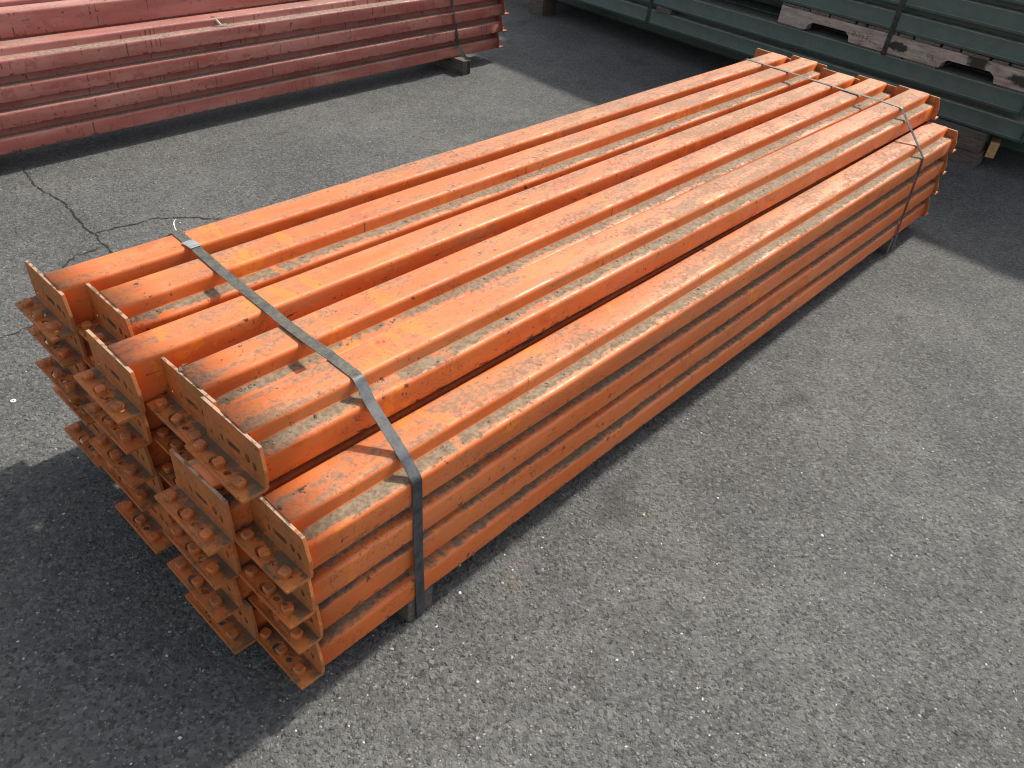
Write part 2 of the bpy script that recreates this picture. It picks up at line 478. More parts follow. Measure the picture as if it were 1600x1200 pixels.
def bracket_mesh(name, mat, length, mirror, variant):
    """angle bracket: upright plate with slots plus rivet shelf at its foot, y runs from its right end"""
    k = length / CL
    u = lambda t: (1 - t) * length          # t counted from the left end
    rb = 0.28                               # bend radius
    ch = 0.34 + 0.08 * variant
    bm = bmesh.new()
    outline = rounded([(0.02, rb), (0.0, 1.25), (ch, CH - 0.12), (length - 0.06, CH), (length, CH - 0.25), (length, rb)],
                      [0, 0.10, 0.04, 0.05, 0.06, 0], 3)
    holes = [slot(u(0.30), 1.05, 0.26, 0.46), slot(u(0.50), 1.15, 1.25, 0.38),
             slot(u(0.725), 1.18, 0.42, 0.56), slot(u(0.835), 1.02, 0.36, 0.52)]
    if not mirror: holes.append(slot(u(0.10), 0.75, 0.20, 0.30))
    pb = plate_bm([tuple(p) for p in outline], holes, CT)
    # plate local (X=y, Y=z, Z=normal) -> world: x = -CT/2
    merge(bm, pb, Matrix(((0, 0, 1, -CT / 2), (1, 0, 0, 0), (0, 1, 0, 0), (0, 0, 0, 1))))
    so = rounded([(0.02, -rb - CT + CT), (length, -rb), (length - 0.03, -SH), (0.04, -SH - 0.02)],
                 [0, 0, 0.06, 0.08], 3)
    sh = [slot(u(0.405), -SH * 0.62, 1.05, 0.72), slot(u(0.588), -SH * 0.64, 0.42, 0.42)]
    sb = plate_bm([tuple(p) for p in so], sh, CT)
    # shelf local (X=y, Y=x, Z=z)
    merge(bm, sb, Matrix(((0, 1, 0, 0), (1, 0, 0, 0), (0, 0, 1, CT / 2), (0, 0, 0, 1))))
    # rounded heel joining the two
    seg = 5
    ring = []
    for i in range(seg + 1):
        a = math.pi / 2 * i / seg
        # concave heel seen from the shelf side; outer radius sits at the beam side
        cx, cz = -rb, rb
        ro, ri = rb, rb - CT
        ring.append(((cx + ro * math.cos(-a), cz + ro * math.sin(-a)), (cx + ri * math.cos(-a), cz + ri * math.sin(-a))))
    vs_ = []
    for (o_, i_) in ring:
        vs_.append([bm.verts.new((o_[0], yy, o_[1])) for yy in (0.02, length)] + [bm.verts.new((i_[0], yy, i_[1])) for yy in (0.02, length)])
    for a, b in zip(vs_, vs_[1:]):
        for q in ((a[0], a[1], b[1], b[0]), (a[2], a[3], b[3], b[2]), (a[0], a[2], b[2], b[0]), (a[1], a[3], b[3], b[1])):
            f = bm.faces.new(q)
    # slight knocks along the free edge
    for v in bm.verts:
        nn = mnoise.noise(Vector((v.co.y * 0.5 + variant * 31, v.co.z * 0.6, v.co.x * 0.6)))
        v.co.x += 0.05 * nn * max(0.0, v.co.z - 0.3)
        v.co.z += 0.05 * nn * max(0.0, -v.co.x - 0.3)
    if mirror:
        for v in bm.verts: v.co.x = -v.co.x
    for v in bm.verts: v.co *= S
    bmesh.ops.recalc_face_normals(bm, faces=bm.faces[:])
    me = bpy.data.meshes.new(name)
    bm.to_mesh(me); bm.free()
    me.materials.append(mat)
    return me

def rivet_mesh(name, mat, seed):
    rnd = random.Random(seed)
    bm = bmesh.new()
    def ring(h, z):
        sq = rounded([(-h, -h), (h, -h), (h, h), (-h, h)], [h * 0.62] * 4, 2)
        return [bm.verts.new(Vector((p[0] + rnd.uniform(-.01, .01), p[1] + rnd.uniform(-.01, .01), z)) * S) for p in sq]
    R = [ring(0.25, -0.05), ring(0.26, 0.10), ring(0.285, 0.12), ring(0.29, 0.28), ring(0.235, 0.35)]
    for a, b in zip(R, R[1:]):
        for i in range(len(a)):
            bm.faces.new((a[i], a[(i + 1) % len(a)], b[(i + 1) % len(a)], b[i]))
    bm.faces.new(R[-1])
    bmesh.ops.recalc_face_normals(bm, faces=bm.faces[:])
    me = bpy.data.meshes.new(name)
    bm.to_mesh(me); bm.free()
    me.materials.append(mat)
    return me

class Kit:
    def __init__(self, paint, brk, riv):
        self.tube = {'R': [tube_mesh('beam_tube', prof_right, LEN, paint, seed=i, dents=dn) for i, dn in
                           enumerate([(), ((62, 0.0, 1.7, 0.8, 0.10), (21, 0.0, 0.2, 0.6, 0.08)), ((86, 0, 1.75, 1.3, 0.22), (80, 0, 1.75, 0.8, 0.12)), ()])],
                     'L': [tube_mesh('beam_tube', prof_left, LEN, paint, seed=10 + i) for i in range(2)]}
        self.brk = {}
        for ln in (5.4, 4.8):
            for mir in (False, True):
                for va in range(2):
                    self.brk[(ln, mir, va)] = bracket_mesh('connector', brk, ln, mir, va)
        self.riv = [rivet_mesh('rivet', riv, i) for i in range(4)]

def make_beam(kit, kind, xn, yn, yf, z, label, group, conn_right=0.42, clen=5.4, var=0, near_end=True):
    """xn,yn: right near foot of the beam; yf: right edge at the far end"""
    ang = math.atan2(yf - yn, LEN)
    root = empty('rack_crossbeam', P(xn, yn, z), ang)
    tag(root, label, 'beam', group)
    tubes = kit.tube[kind]
    link('beam_tube', tubes[var % len(tubes)], root)
    for mir, x in ((False, 0.0), (True, LEN)):
        if not mir and not near_end: continue
        c = link('connector', kit.brk[(clen, mir, random.randrange(2))], root, Vector((x, -conn_right, 0)) * S)
        for t in (0.14, 0.455, 0.80):
            xx = -SH * 0.65
            link('rivet', random.choice(kit.riv), c,
                 Vector(((-xx if mir else xx) + random.uniform(-.03, .03), (1 - t) * clen + random.uniform(-.04, .04), CT)) * S,
                 (random.uniform(-.05, .05), random.uniform(-.05, .05), random.uniform(-.4, .4)))
    return root

ORANGE_KIT = Kit(M_ORANGE, M_ORBRK, M_ORRIV)
ZB = 1.5
LAY = 2.75
zl = lambda l: ZB + (l - 1) * LAY
GT = 'orange beams of the top layer'
GO = 'orange beams stacked in the lower layers'
TOP = [
    ('L', -0.92, 22.985, 22.88, 0.0, 0.78, 5.4, 'orange beam at the far left of the top layer, with no ledge'),
    ('R', 0.65, 18.09, 18.23, -0.02, 0.40, 5.25, 'orange top-layer beam second from the left, its end bracket set back'),
    ('L', -1.51, 13.645, 13.35, 0.0, 0.86, 5.4, 'orange beam in the middle of the top layer, third from the left'),
    ('R', 0.33, 8.49, 8.90, -0.10, 0.42, 5.4, 'orange top-layer beam fourth from the left, bracket half under its right neighbour'),
    ('R', 0.0, 3.905, 3.63, 0.11, 0.42, 5.4, 'orange beam at the right edge of the top layer, dusty ledge on its right'),
]
for ln in (5.25,):
    for mir in (False, True):
        for va in range(2):
            ORANGE_KIT.brk[(ln, mir, va)] = bracket_mesh('connector', M_ORBRK, ln, mir, va)
for i, (kd, xn, yn, yf, dz, cr, cl, lab) in enumerate(TOP):
    make_beam(ORANGE_KIT, kd, xn, yn, yf, zl(5) + dz, lab, GT, cr, cl, var=i)

ORD = {4: 'topmost', 3: 'second from top', 2: 'third from top', 1: 'lowest'}
# columns of the lower layers: x of the bracket heel and right edge per layer 4..1
COLS = [
    ('a', 'L', {4: (-0.45, 24.1), 3: (-0.60, 24.35), 2: (-0.02, 24.85), 1: (-0.45, 23.6)}, 0.78, 5.4,
     'orange beam in the far left column under the top layer, {}'),
    ('b', 'R', {4: (0.75, 18.55), 3: (0.60, 18.75), 2: (0.9, 18.9), 1: (0.7, 18.5)}, 0.40, 5.25,
     'orange beam in the recessed second column from the left, {}'),
    ('c', 'L', {4: (-1.32, 14.3), 3: (-1.50, 14.6), 2: (-1.08, 15.2), 1: (-1.32, 14.15)}, 0.80, 5.4,
     'orange beam in the third column, under the middle top beam, {}'),
    ('d', 'R', {4: (0.35, 9.9), 3: (0.2, 10.0), 2: (0.5, 10.1), 1: (0.3, 9.5)}, 0.42, 4.8,
     'orange beam in the recessed fourth column from the left, {}'),
    ('e', 'R', {4: (-1.85, 4.62), 3: (-1.85, 4.75), 2: (-2.05, 4.92), 1: (-1.70, 4.45)}, 0.50, 5.4,
     'orange beam in the fifth column, next to the outer right one, {}'),
    ('f', 'R', {4: (-0.42, 0.0), 3: (-0.50, 0.02), 2: (-0.10, 0.22), 1: (-0.36, 0.0)}, 0.34, 4.8,
     'orange beam in the outer right column facing open asphalt, {}'),
]
for ci, (nm, kd, rows, cr, cl, lab) in enumerate(COLS):
    for l in (4, 3, 2, 1):
        x, y = rows[l]
        yf = y + (0.12 if nm == 'f' else random.uniform(-0.15, 0.15))
        if nm == 'f': yf = 0.12
        make_beam(ORANGE_KIT, kd, x, y, yf, zl(l), lab.format(ORD[l]), GO, cr, cl,
                  var={4: 1, 3: 2, 2: 3, 1: 0}[l] if nm == 'f' else l)

# ------------------------------------------------------------------ red stack
RED_KIT = Kit(M_RED, M_REDBRK, M_REDBRK)
RZ = 1.8
RANG = 0.012
def red_y(x): return 78.35 + RANG * (x - 13)
GRD = 'red beams in the stack at the left'
for l in (4, 3, 2, 1):
    xn = 97.0 - LEN + {4: 0.5, 3: 0.4, 2: 0.0, 1: -0.4}[l]
    make_beam(RED_KIT, 'R', xn, red_y(xn) + {4: 0.35, 3: 0.3, 2: 0.1, 1: 0.0}[l], red_y(xn + LEN) + {4: 0.2, 3: 0.25, 2: 0.1, 1: 0.3}[l],
              RZ + (l - 1) * LAY, 'red beam in the front column of the left stack, {}'.format(ORD[l]), GRD, 0.34, 4.8, var=l)
for l in (4, 3, 2, 1):  # unseen second column, added to keep sun off the ground below
    xn = 97.0 - LEN - 2.2
    make_beam(RED_KIT, 'R', xn, red_y(xn) + 3.72, red_y(xn + LEN) + 3.72, RZ + (l - 1) * LAY,
              'unseen red beam added behind the front column to keep the ground below dark', 'added red beams behind the front column', 0.34, 4.8, var=l)
for k, (dy, lab) in enumerate([(4.3, 'smooth-faced red beam lying on top of the left stack, set back from its front'),
                               (9.2, 'red beam behind the topmost smooth-faced one, at the picture\'s upper left corner')]):
    xn = 97.0 - LEN - 2.0 * k
    make_beam(RED_KIT, 'L', xn, red_y(xn) + dy, red_y(xn + LEN) + dy, RZ + 4 * LAY, lab, GRD, 0.78, 5.4, var=k)

# ------------------------------------------------------------------ green stack
GL, GHB, GBW = 122.0, 6.0, 3.55
GS = 0.9
prof_g = rounded([(0, 0), (-0.04, 0.02), (-0.04, 0.42), (0, 0.46), (0, GBW - GS), (2.3, GBW - GS), (2.3, GBW), (GHB, GBW), (GHB, 0)],
                 [0.0, 0.03, 0.03, 0.0, 0.20, 0.1, 0.2, 0.2, 0.12], 3)
prof_gp = rounded([(0, 0), (-0.04, 0.02), (-0.04, 0.42), (0, 0.46), (0, 2.75), (GHB, 2.75), (GHB, 0)],
                  [0.0, 0.03, 0.03, 0.0, 0.20, 0.2, 0.12], 3)
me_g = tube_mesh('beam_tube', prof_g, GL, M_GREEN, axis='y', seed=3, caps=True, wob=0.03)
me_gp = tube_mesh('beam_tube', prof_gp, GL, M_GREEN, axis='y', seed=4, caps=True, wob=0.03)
bmp = box_bm(-0.15, GHB - 0.5, -0.22, -0.02, 0.05, 2.7, 0.04)
me_gend = bpy.data.meshes.new('end_plate'); bmp.to_mesh(me_gend); bmp.free(); me_gend.materials.append(M_GREEN)
GANG = math.atan(0.085)
def gx(y): return 122.5 + 0.085 * y
GG = 'dark green beams in the stack behind'
def green_beam(me, y0, z, label, dx=0.0, group=GG):
    root = empty('rack_crossbeam', P(gx(y0) + dx, y0, z), -GANG)
    tag(root, label, 'beam', group)
    link('beam_tube', me, root)
    e = link('end_plate', me_gend, root)
    return root
G_ROWS = [
    (me_g, -1.7, 4.55, 0.0, 'dark green beam at the bottom of the green stack, resting on timbers'),
    (me_gp, -0.1, 8.12, 0.05, 'dark green beam just below the grey wooden pallet'),
    (me_g, -31.5, 14.42, 0.1, 'dark green beam lying directly on the wooden pallet'),
    (me_g, -32.0, 18.00, 0.2, 'dark green beam second above the wooden pallet'),
    (me_g, -32.5, 21.60, 0.3, 'dark green beam cut by the top right corner of the picture'),
    (me_g, -32.0, 25.20, 0.3, None), (me_g, -32.5, 28.80, 0.35, None), (me_g, -32.0, 32.40, 0.3, None)]
for (me, y0, z, dx, lab) in G_ROWS:
    green_beam(me, y0, z, lab or 'dark green beam high in the green stack, above the top edge of the picture', dx,
               GG if lab else 'green beams above the picture')
    green_beam(me, y0 + 0.6, z, 'dark green beam in the second row, hidden behind the green stack\'s front beams', dx + 6.3, 'added green beams in the second row')  # unseen row added behind the front one so its gaps stay dark

for k in range(10):  # unseen back row added to block light leaking through the stack
    green_beam(me_g, -14.0, -0.45 + 3.62 * k, 'unseen dark green beam added at the back to block light through the green stack', 12.9, 'added green beams in the third row')

# ------------------------------------------------------------------ wooden pallet in the green stack
PY0 = 42.0
pal = empty('wooden_pallet', P(gx(PY0), PY0, 10.9), -GANG)
tag(pal, 'weathered grey wooden pallet with notched side rail between green beams', 'pallet')
PLEN = 42.0
M_STRINGER = wood_material('pallet_stringer_wood', srgb(140, 127, 119), srgb(178, 165, 154), (3.0, 0.28, 3.0),
                           spots=[(0, -21.6, 1.55, 1.9, 0.85), (0, -33.8, 2.4, 1.8, 1.5), (0, -40.6, 1.5, 2.6, 0.9)])
M_DECK = wood_material('pallet_board_wood', srgb(76, 69, 63), srgb(112, 102, 94), (0.3, 3.0, 3.0))
def stringer_bm(x0, thick):
    bot, top = 0.30, 2.98
    def notch(a, b):    # positions measured from the left end, going along -y
        return [(-a, bot), (-a - 0.25, bot + 0.75), (-a - 1.0, bot + 1.30), (-b + 1.0, bot + 1.36), (-b + 0.2, bot + 0.8), (-b, bot)]
    pts = [(0.0, bot)] + notch(5.4, 13.4) + notch(28.6, 36.9) + [(-PLEN, bot), (-PLEN - 0.05, top - 0.3), (-PLEN + 0.2, top)]
    # ragged top edge
    for t in range(20, 0, -1):
        pts.append((-PLEN * t / 20 + random.uniform(-.3, .3), top + random.uniform(-.05, .05)))
    pts += [(-0.1, top)]
    bm = plate_bm(pts, [], thick)
    o = bmesh.new()
    merge(o, bm, Matrix(((0, 0, 1, x0 + thick / 2), (1, 0, 0, 0), (0, 1, 0, 0), (0, 0, 0, 1))))
    for v in o.verts: v.co *= S
    return o
mesh_obj('stringer', stringer_bm(0.10, 1.5), M_STRINGER, pal)
mesh_obj('stringer', stringer_bm(9.6, 1.5), M_STRINGER, pal)
y = -0.1
wi = [5.2, 3.3, 4.4, 1.4, 4.9, 2.2, 3.9, 2.6, 4.0, 2.3, 4.1, 2.6, 3.0]
k = 0
while y > -PLEN and k < len(wi):
    w = wi[k]; k += 1
    th = random.uniform(0.40, 0.50)
    bm = box_bm(0.0 + random.uniform(-.12, .25), 12.0, y - w, y, 3.0, 3.0 + th, 0.05, 0.04)
    mesh_obj('deck_board', bm, M_DECK, pal)
    y -= w + random.uniform(0.25, 0.6)
for (a, b) in ((0.2, 5.0), (13.8, 19.2), (19.6, 22.6), (23.0, 28.2), (37.3, 41.8)):
    mesh_obj('bottom_board', box_bm(0.14 + random.uniform(-.1, .1), 12.0, -b, -a, 0.0, 0.29, 0.04, 0.03), M_DECK, pal)
# hand-scratched strokes on the rail: part of the pallet
M_MARK = simple_noise_mat('pencil_mark', srgb(40, 36, 34), srgb(62, 56, 52), 2.0, 0.9)
def strokes(segs, name):
    bm = bmesh.new()
    for (ya, za, yb, zb) in segs:
        dv = Vector((0, yb - ya, zb - za)); nrm = Vector((0, -dv.z, dv.y)).normalized() * 0.035
        q = [Vector((0.082, ya, za)) - nrm, Vector((0.082, ya, za)) + nrm, Vector((0.082, yb, zb)) + nrm, Vector((0.082, yb, zb)) - nrm]
        bm.faces.new([bm.verts.new(p * S) for p in q])
    return mesh_obj(name, bm, M_MARK, pal)
x0 = -13.8
strokes([(x0, 1.3, x0, 2.2), (x0 - .35, 1.2, x0 - .35, 2.1), (x0 + .1, 1.75, x0 - .45, 1.7), (x0 - .7, 1.1, x0 - .7, 1.7), (x0 - .7, 1.6, x0 - 1.0, 1.75),
         (x0 - 1.2, 1.1, x0 - 1.2, 1.7), (x0 - 1.2, 1.6, x0 - 1.5, 1.75), (x0 - 1.8, 1.0, x0 - 1.8, 1.9), (x0 - 1.6, 1.55, x0 - 2.05, 1.55),
         (x0 - 2.5, 1.0, x0 - 2.5, 1.9), (x0 - 2.5, 1.9, x0 - 2.9, 1.85), (x0 - 2.35, 1.5, x0 - 2.8, 1.5), (x0 - 3.1, 1.0, x0 - 3.1, 1.5), (x0 - 3.1, 1.2, x0 - 4.3, 1.1)], 'pencil_mark')
strokes([(-26.6, 1.1, -26.4, 1.8), (-27.4, 0.9, -27.2, 1.6), (-26.6, 1.45, -27.3, 1.3)], 'pencil_mark')

# ------------------------------------------------------------------ timbers
def timber(name, x0, x1, y0, y1, z0, z1, mat, label, rot=0.0, jit=0.04, group=None):
    o = mesh_obj(name, box_bm(-(x1 - x0) / 2, (x1 - x0) / 2, -(y1 - y0) / 2, (y1 - y0) / 2, 0, z1 - z0, 0.07, jit), mat,
                 None, P((x0 + x1) / 2, (y0 + y1) / 2, z0))
    o.rotation_euler = (0, 0, rot)
    return tag(o, label, 'timber', group)
timber('timber_block', 5.95, 8.0, 0.03, 28.4, -0.49, 1.48, M_WOODX, 'grey timber bearer under the near end of the orange stack, at the wide strap')
timber('timber_block', 81.1, 83.3, 0.03, 28.4, -0.49, 1.48, M_WOODX, 'grey timber bearer under the far end of the orange stack')
timber('timber_block', 85.5, 87.3, 77.0, 90.5, -0.49, 1.78, M_WOODX, 'dark timber bearer sticking out under the far end of the red stack')
timber('timber_block', 10.0, 11.8, 79.2, 90.5, -0.49, 1.78, M_WOODX, 'timber bearer under the near end of the red stack')
timber('timber_block', 121.6, 124.6, 2.9, 20.0, 1.62, 4.4, M_WOODX, 'dark grey timber under the right end of the green stack, upper of two')
timber('timber_block', 121.7, 124.9, 2.5, 19.0, -0.49, 1.55, M_WOOD, 'dark timber flat on the asphalt under the green stack, lower of two', 0.01)
timber('timber_block', 123.6, 126.8, 1.3, 2.6, 0.9, 3.3, M_CUT, 'short pale block with fresh-cut face beside the stacked timbers', 0.25)
timber('timber_block', 130.2, 135.0, 98.0, 102.0, -0.49, 4.45, M_WOODX, 'timber block under the left end of the green stack')
timber('wood_wedge', gx(66) - 0.25, gx(66) + 2.0, 64.3, 67.8, 7.22, 8.05, M_DECK, 'short rough wood shim poking out between the two lowest green beams', -0.06, 0.12)

# ------------------------------------------------------------------ straps
def ribbon(name, path, width, mat, label, cat='strap', thick=0.035, wdir=None, twist=None):
    """steel band following path points (layout units); width runs along wdir"""
    root = empty(name, P(*path[0]))
    tag(root, label, cat)
    o0 = P(*path[0])
    pts = []
    # round the corners
    N = len(path)
    for i, p in enumerate(path):
        p = Vector(p)
        if i in (0, N - 1): pts.append(p); continue
        a = Vector(path[i - 1]); b = Vector(path[i + 1])
        r = min(0.22, (a - p).length * 0.4, (b - p).length * 0.4)
        s = p + (a - p).normalized() * r; e = p + (b - p).normalized() * r
        for k in range(4):
            t = k / 3
            pts.append((1 - t) ** 2 * s + 2 * t * (1 - t) * p + t * t * e)
    bm = bmesh.new()
    rings = []
    for i, p in enumerate(pts):
        tg = (pts[min(i + 1, len(pts) - 1)] - pts[max(i - 1, 0)]).normalized()
        w = Vector(wdir if wdir else (1, 0, 0)); w = (w - w.dot(tg) * tg).normalized()
        if twist:
            w = Matrix.Rotation(twist(i / (len(pts) - 1)), 3, tg) @ w
        n = tg.cross(w).normalized()
        ring = []
        for (sw, sn) in ((-1, 0), (1, 0), (1, 1), (-1, 1)):
            q = p + w * (sw * width / 2) + n * (sn * thick)
            ring.append(bm.verts.new(P(*q) - o0))
        rings.append(ring)
    for a, b in zip(rings, rings[1:]):
        for j in range(4):
            bm.faces.new((a[j], a[(j + 1) % 4], b[(j + 1) % 4], b[j]))
    bm.faces.new(rings[0]); bm.faces.new(rings[-1])
    mesh_obj('band', bm, mat, root)
    return root, o0

TZ = 15.25 + 0.03
EZ = TZ + 0.11
near_path = [(7.2, 27.2, -0.45), (7.6, 27.9, 5.0), (7.65, 27.6, 12.0), (7.65, 26.7, 14.4), (7.65, 25.45, TZ), (7.5, 23.0, TZ + 0.01), (7.4, 21.6, TZ), (7.2, 19.2, TZ),
             (7.05, 16.1, TZ), (6.95, 13.65, TZ), (6.85, 12.0, TZ - 0.02), (6.8, 9.7, TZ), (6.75, 7.4, EZ), (6.7, 4.97, EZ), (6.55, 3.85, 14.46), (6.5, 1.10, 12.57), (6.45, -0.05, 11.55),
             (6.6, -0.07, 6.0), (6.9, -0.07, -0.44), (6.9, 1.5, -0.47)]
st, o0 = ribbon('steel_strap', near_path, 0.68, M_STRAP, 'wide grey steel strap around the near end of the orange stack')
# crimped seal on the strap and its loose bright tail
sb = box_bm(-0.39, 0.39, -0.55, 0.55, 0.0, 0.07, 0.02)
for v in sb.verts: v.co.z += 0.02 * S * math.sin(v.co.y / S * 9)
se = mesh_obj('seal', sb, M_SEAL, st, P(7.5, 23.2, TZ + 0.045) - o0)
se.rotation_euler = (0, 0, 0.03)
bm = bmesh.new()
pp = [Vector(q) for q in ((7.75, 25.6, TZ + .02), (7.8, 25.85, TZ + .15), (7.9, 26.1, TZ + .35), (8.05, 26.2, TZ + .42), (8.2, 26.25, TZ + .46))]
rg = []
for i, p in enumerate(pp):
    t = (pp[min(i + 1, 4)] - pp[max(i - 1, 0)]).normalized(); a = t.cross(Vector((0, 0, 1))).normalized(); b = t.cross(a)
    rg.append([bm.verts.new(P(*(p + (a * math.cos(k * 2.1) + b * math.sin(k * 2.1)) * 0.025)) - o0) for k in range(3)])
for a, b in zip(rg, rg[1:]):
    for k in range(3): bm.faces.new((a[k], a[(k + 1) % 3], b[(k + 1) % 3], b[k]))
mesh_obj('loose_tail', bm, M_SEAL, st)

far_path = [(83.6, 27.2, -0.45), (84.0, 27.9, 5.0), (84.1, 27.6, 12.0), (84.1, 26.7, 14.4), (84.1, 25.4, TZ), (84.05, 22.9, TZ), (83.95, 21.8, TZ), (83.8, 19.3, TZ), (83.5, 15.8, TZ), (83.4, 13.4, TZ),
            (83.3, 12.4, TZ - 0.02), (83.2, 10.0, TZ), (82.9, 7.2, EZ), (82.5, 4.75, EZ), (81.9, 3.6, 14.46), (80.9, 1.22, 12.57), (80.5, 0.07, 11.55),
            (81.8, 0.05, 5.0), (82.3, -0.07, -0.44), (82.3, 1.5, -0.47)]
ribbon('steel_strap', far_path, 0.5, M_STRAP, 'narrow grey steel strap around the far end of the orange stack')
rp = [(84.4, 84.5, RZ + 11.05), (84.4, 83.0, RZ + 11.05), (84.4, red_y(84.4) + 1.2, RZ + 11.05), (84.6, red_y(84) + 0.15, RZ + 10.05), (85.3, red_y(84) - 0.08, RZ + 6.0), (86.2, red_y(86) - 0.10, RZ + 1.8), (86.7, 76.95, RZ - 0.2), (86.9, 76.92, -0.4)]
ribbon('steel_strap', rp, 0.55, M_DARKSTRAP, 'twisted dark strap down the far end of the red stack', twist=lambda t: 0.5 * math.sin(t * 9))
def green_strap(y, z0, z1, wd, label, lean):
    pth = [(gx(y) + 8, y, z0 - 0.04), (gx(y) - 0.09, y, z0 - 0.04), (gx(y) - 0.09 + lean * .3, y - lean, (z0 + z1) / 2), (gx(y) - 0.02, y - lean * 2, z1 + 0.04), (gx(y) + 8, y - lean * 2, z1 + 0.04)]
    ribbon('steel_strap', pth, wd, M_DARKSTRAP, label, wdir=(0.085, 1, 0))
green_strap(69.6, 4.50, 10.9, 0.85, 'black strap around the lower green beams, left of the orange stack\'s far end', 0.05)
green_strap(22.3, 10.86, 36.0, 0.75, 'black strap crossing the grey pallet and upper green beams', 0.25)

# ------------------------------------------------------------------ ground
def asphalt_material():
    n = NT('asphalt')
    raw, v = n.coord(rnd=False)
    wob = n.t.nodes.new('ShaderNodeTexNoise'); n.t.links.new(v, wob.inputs['Vector']); wob.inputs['Scale'].default_value = 3.0
    wob.inputs['Detail'].default_value = 3
    ad = n.t.nodes.new('ShaderNodeVectorMath'); ad.operation = 'ADD'
    sc = n.t.nodes.new('ShaderNodeVectorMath'); sc.operation = 'SCALE'; sc.inputs['Scale'].default_value = 0.28
    n.t.links.new(wob.outputs['Color'], sc.inputs[0]); n.t.links.new(v, ad.inputs[0]); n.t.links.new(sc.outputs[0], ad.inputs[1])
    w = ad.outputs[0]
    big = n.noise(v, 0.06, 4, 0.6)
    mid = n.noise(v, 0.35, 5, 0.6)
    col = n.mix(n.ss(big, 0.32, 0.68), srgb(80, 81, 80), srgb(98, 98, 96))
    col = n.mix(n.math('MULTIPLY', n.ss(mid, 0.35, 0.7), 0.5), col, srgb(72, 71, 69))
    # aggregate, two sizes
    def both(sc_):
        q = n.t.nodes.new('ShaderNodeTexVoronoi'); n.t.links.new(w, q.inputs['Vector']); q.inputs['Scale'].default_value = sc_
        return n.sep(q.outputs['Color']), q.outputs['Distance']
    c1, d1 = both(2.1)
    c2, d2 = both(4.6)
    st1 = n.math('MULTIPLY', n.ss(c1[0], 0.55, 0.95), n.ss(d1, 0.16, 0.30, 1.0, 0.0))
    col = n.mix(n.math('MULTIPLY', st1, 0.5), col, srgb(128, 127, 123))
    st2 = n.ss(c2[0], 0.45, 1.0)
    col = n.mix(n.math('MULTIPLY', st2, 0.38), col, srgb(130, 129, 125))
    dk = n.ss(c2[1], 0.6, 1.0)
    col = n.mix(n.math('MULTIPLY', dk, 0.5), col, srgb(42, 41, 40))
    wh = n.math('MULTIPLY', n.ss(c1[1], 0.98, 0.985), n.ss(d1, 0.12, 0.19, 1.0, 0.0))
    col = n.mix(n.math('MULTIPLY', wh, 0.55), col, srgb(190, 187, 178))
    # pits between the stones
    rough_n = n.noise(w, 3.2, 3, 0.7)
    pit = n.ss(rough_n, 0.42, 0.33)
    col = n.mix(n.math('MULTIPLY', pit, 0.7), col, srgb(30, 29, 28))
    # oil and rust stains
    ye = n.math('MULTIPLY', n.ss(n.noise(v, 0.11, 4, 0.65), 0.64, 0.74), n.ss(n.noise(v, 0.8, 4), 0.4, 0.62))
    col = n.mix(n.math('MULTIPLY', ye, 0.30), col, srgb(128, 112, 78))
    oil = n.ss(n.noise(n.scaled(v, (0.06, 0.10, 0.1)), 1.0, 4, 0.6), 0.60, 0.72)
    col = n.mix(n.math('MULTIPLY', oil, 0.5), col, srgb(52, 52, 52))
    h = n.math('ADD', n.math('MULTIPLY', n.ss(d1, 0.0, 0.45, 1.0, 0.0), 0.8), n.math('MULTIPLY', n.ss(d2, 0.0, 0.5, 1.0, 0.0), 0.5))
    h = n.math('ADD', h, n.math('MULTIPLY', rough_n, 1.6))
    return n.finish(col, 0.88, n.bump(h, 0.9, 0.11 * S), spec=0.3)
M_ASPH = asphalt_material()
bm = bmesh.new()
# fine sheet near the stacks with gentle unevenness, coarse far out
NX = 90
def gcoord(i):
    t = (i / NX) * 2 - 1
    return (abs(t) ** 2.6) * (1 if t > 0 else -1) * 4000
gv = []
for i in range(NX + 1):
    row = []
    for j in range(NX + 1):
        x = 45 + gcoord(i); y = 30 + gcoord(j)
        row.append(bm.verts.new(P(x, y, -0.5)))
    gv.append(row)
for i in range(NX):
    for j in range(NX):
        bm.faces.new((gv[i][j], gv[i + 1][j], gv[i + 1][j + 1], gv[i][j + 1]))
ground = mesh_obj('asphalt_ground', bm, M_ASPH)
ground['kind'] = 'structure'
tag(ground, 'grey worn asphalt yard with fine pale aggregate', None)

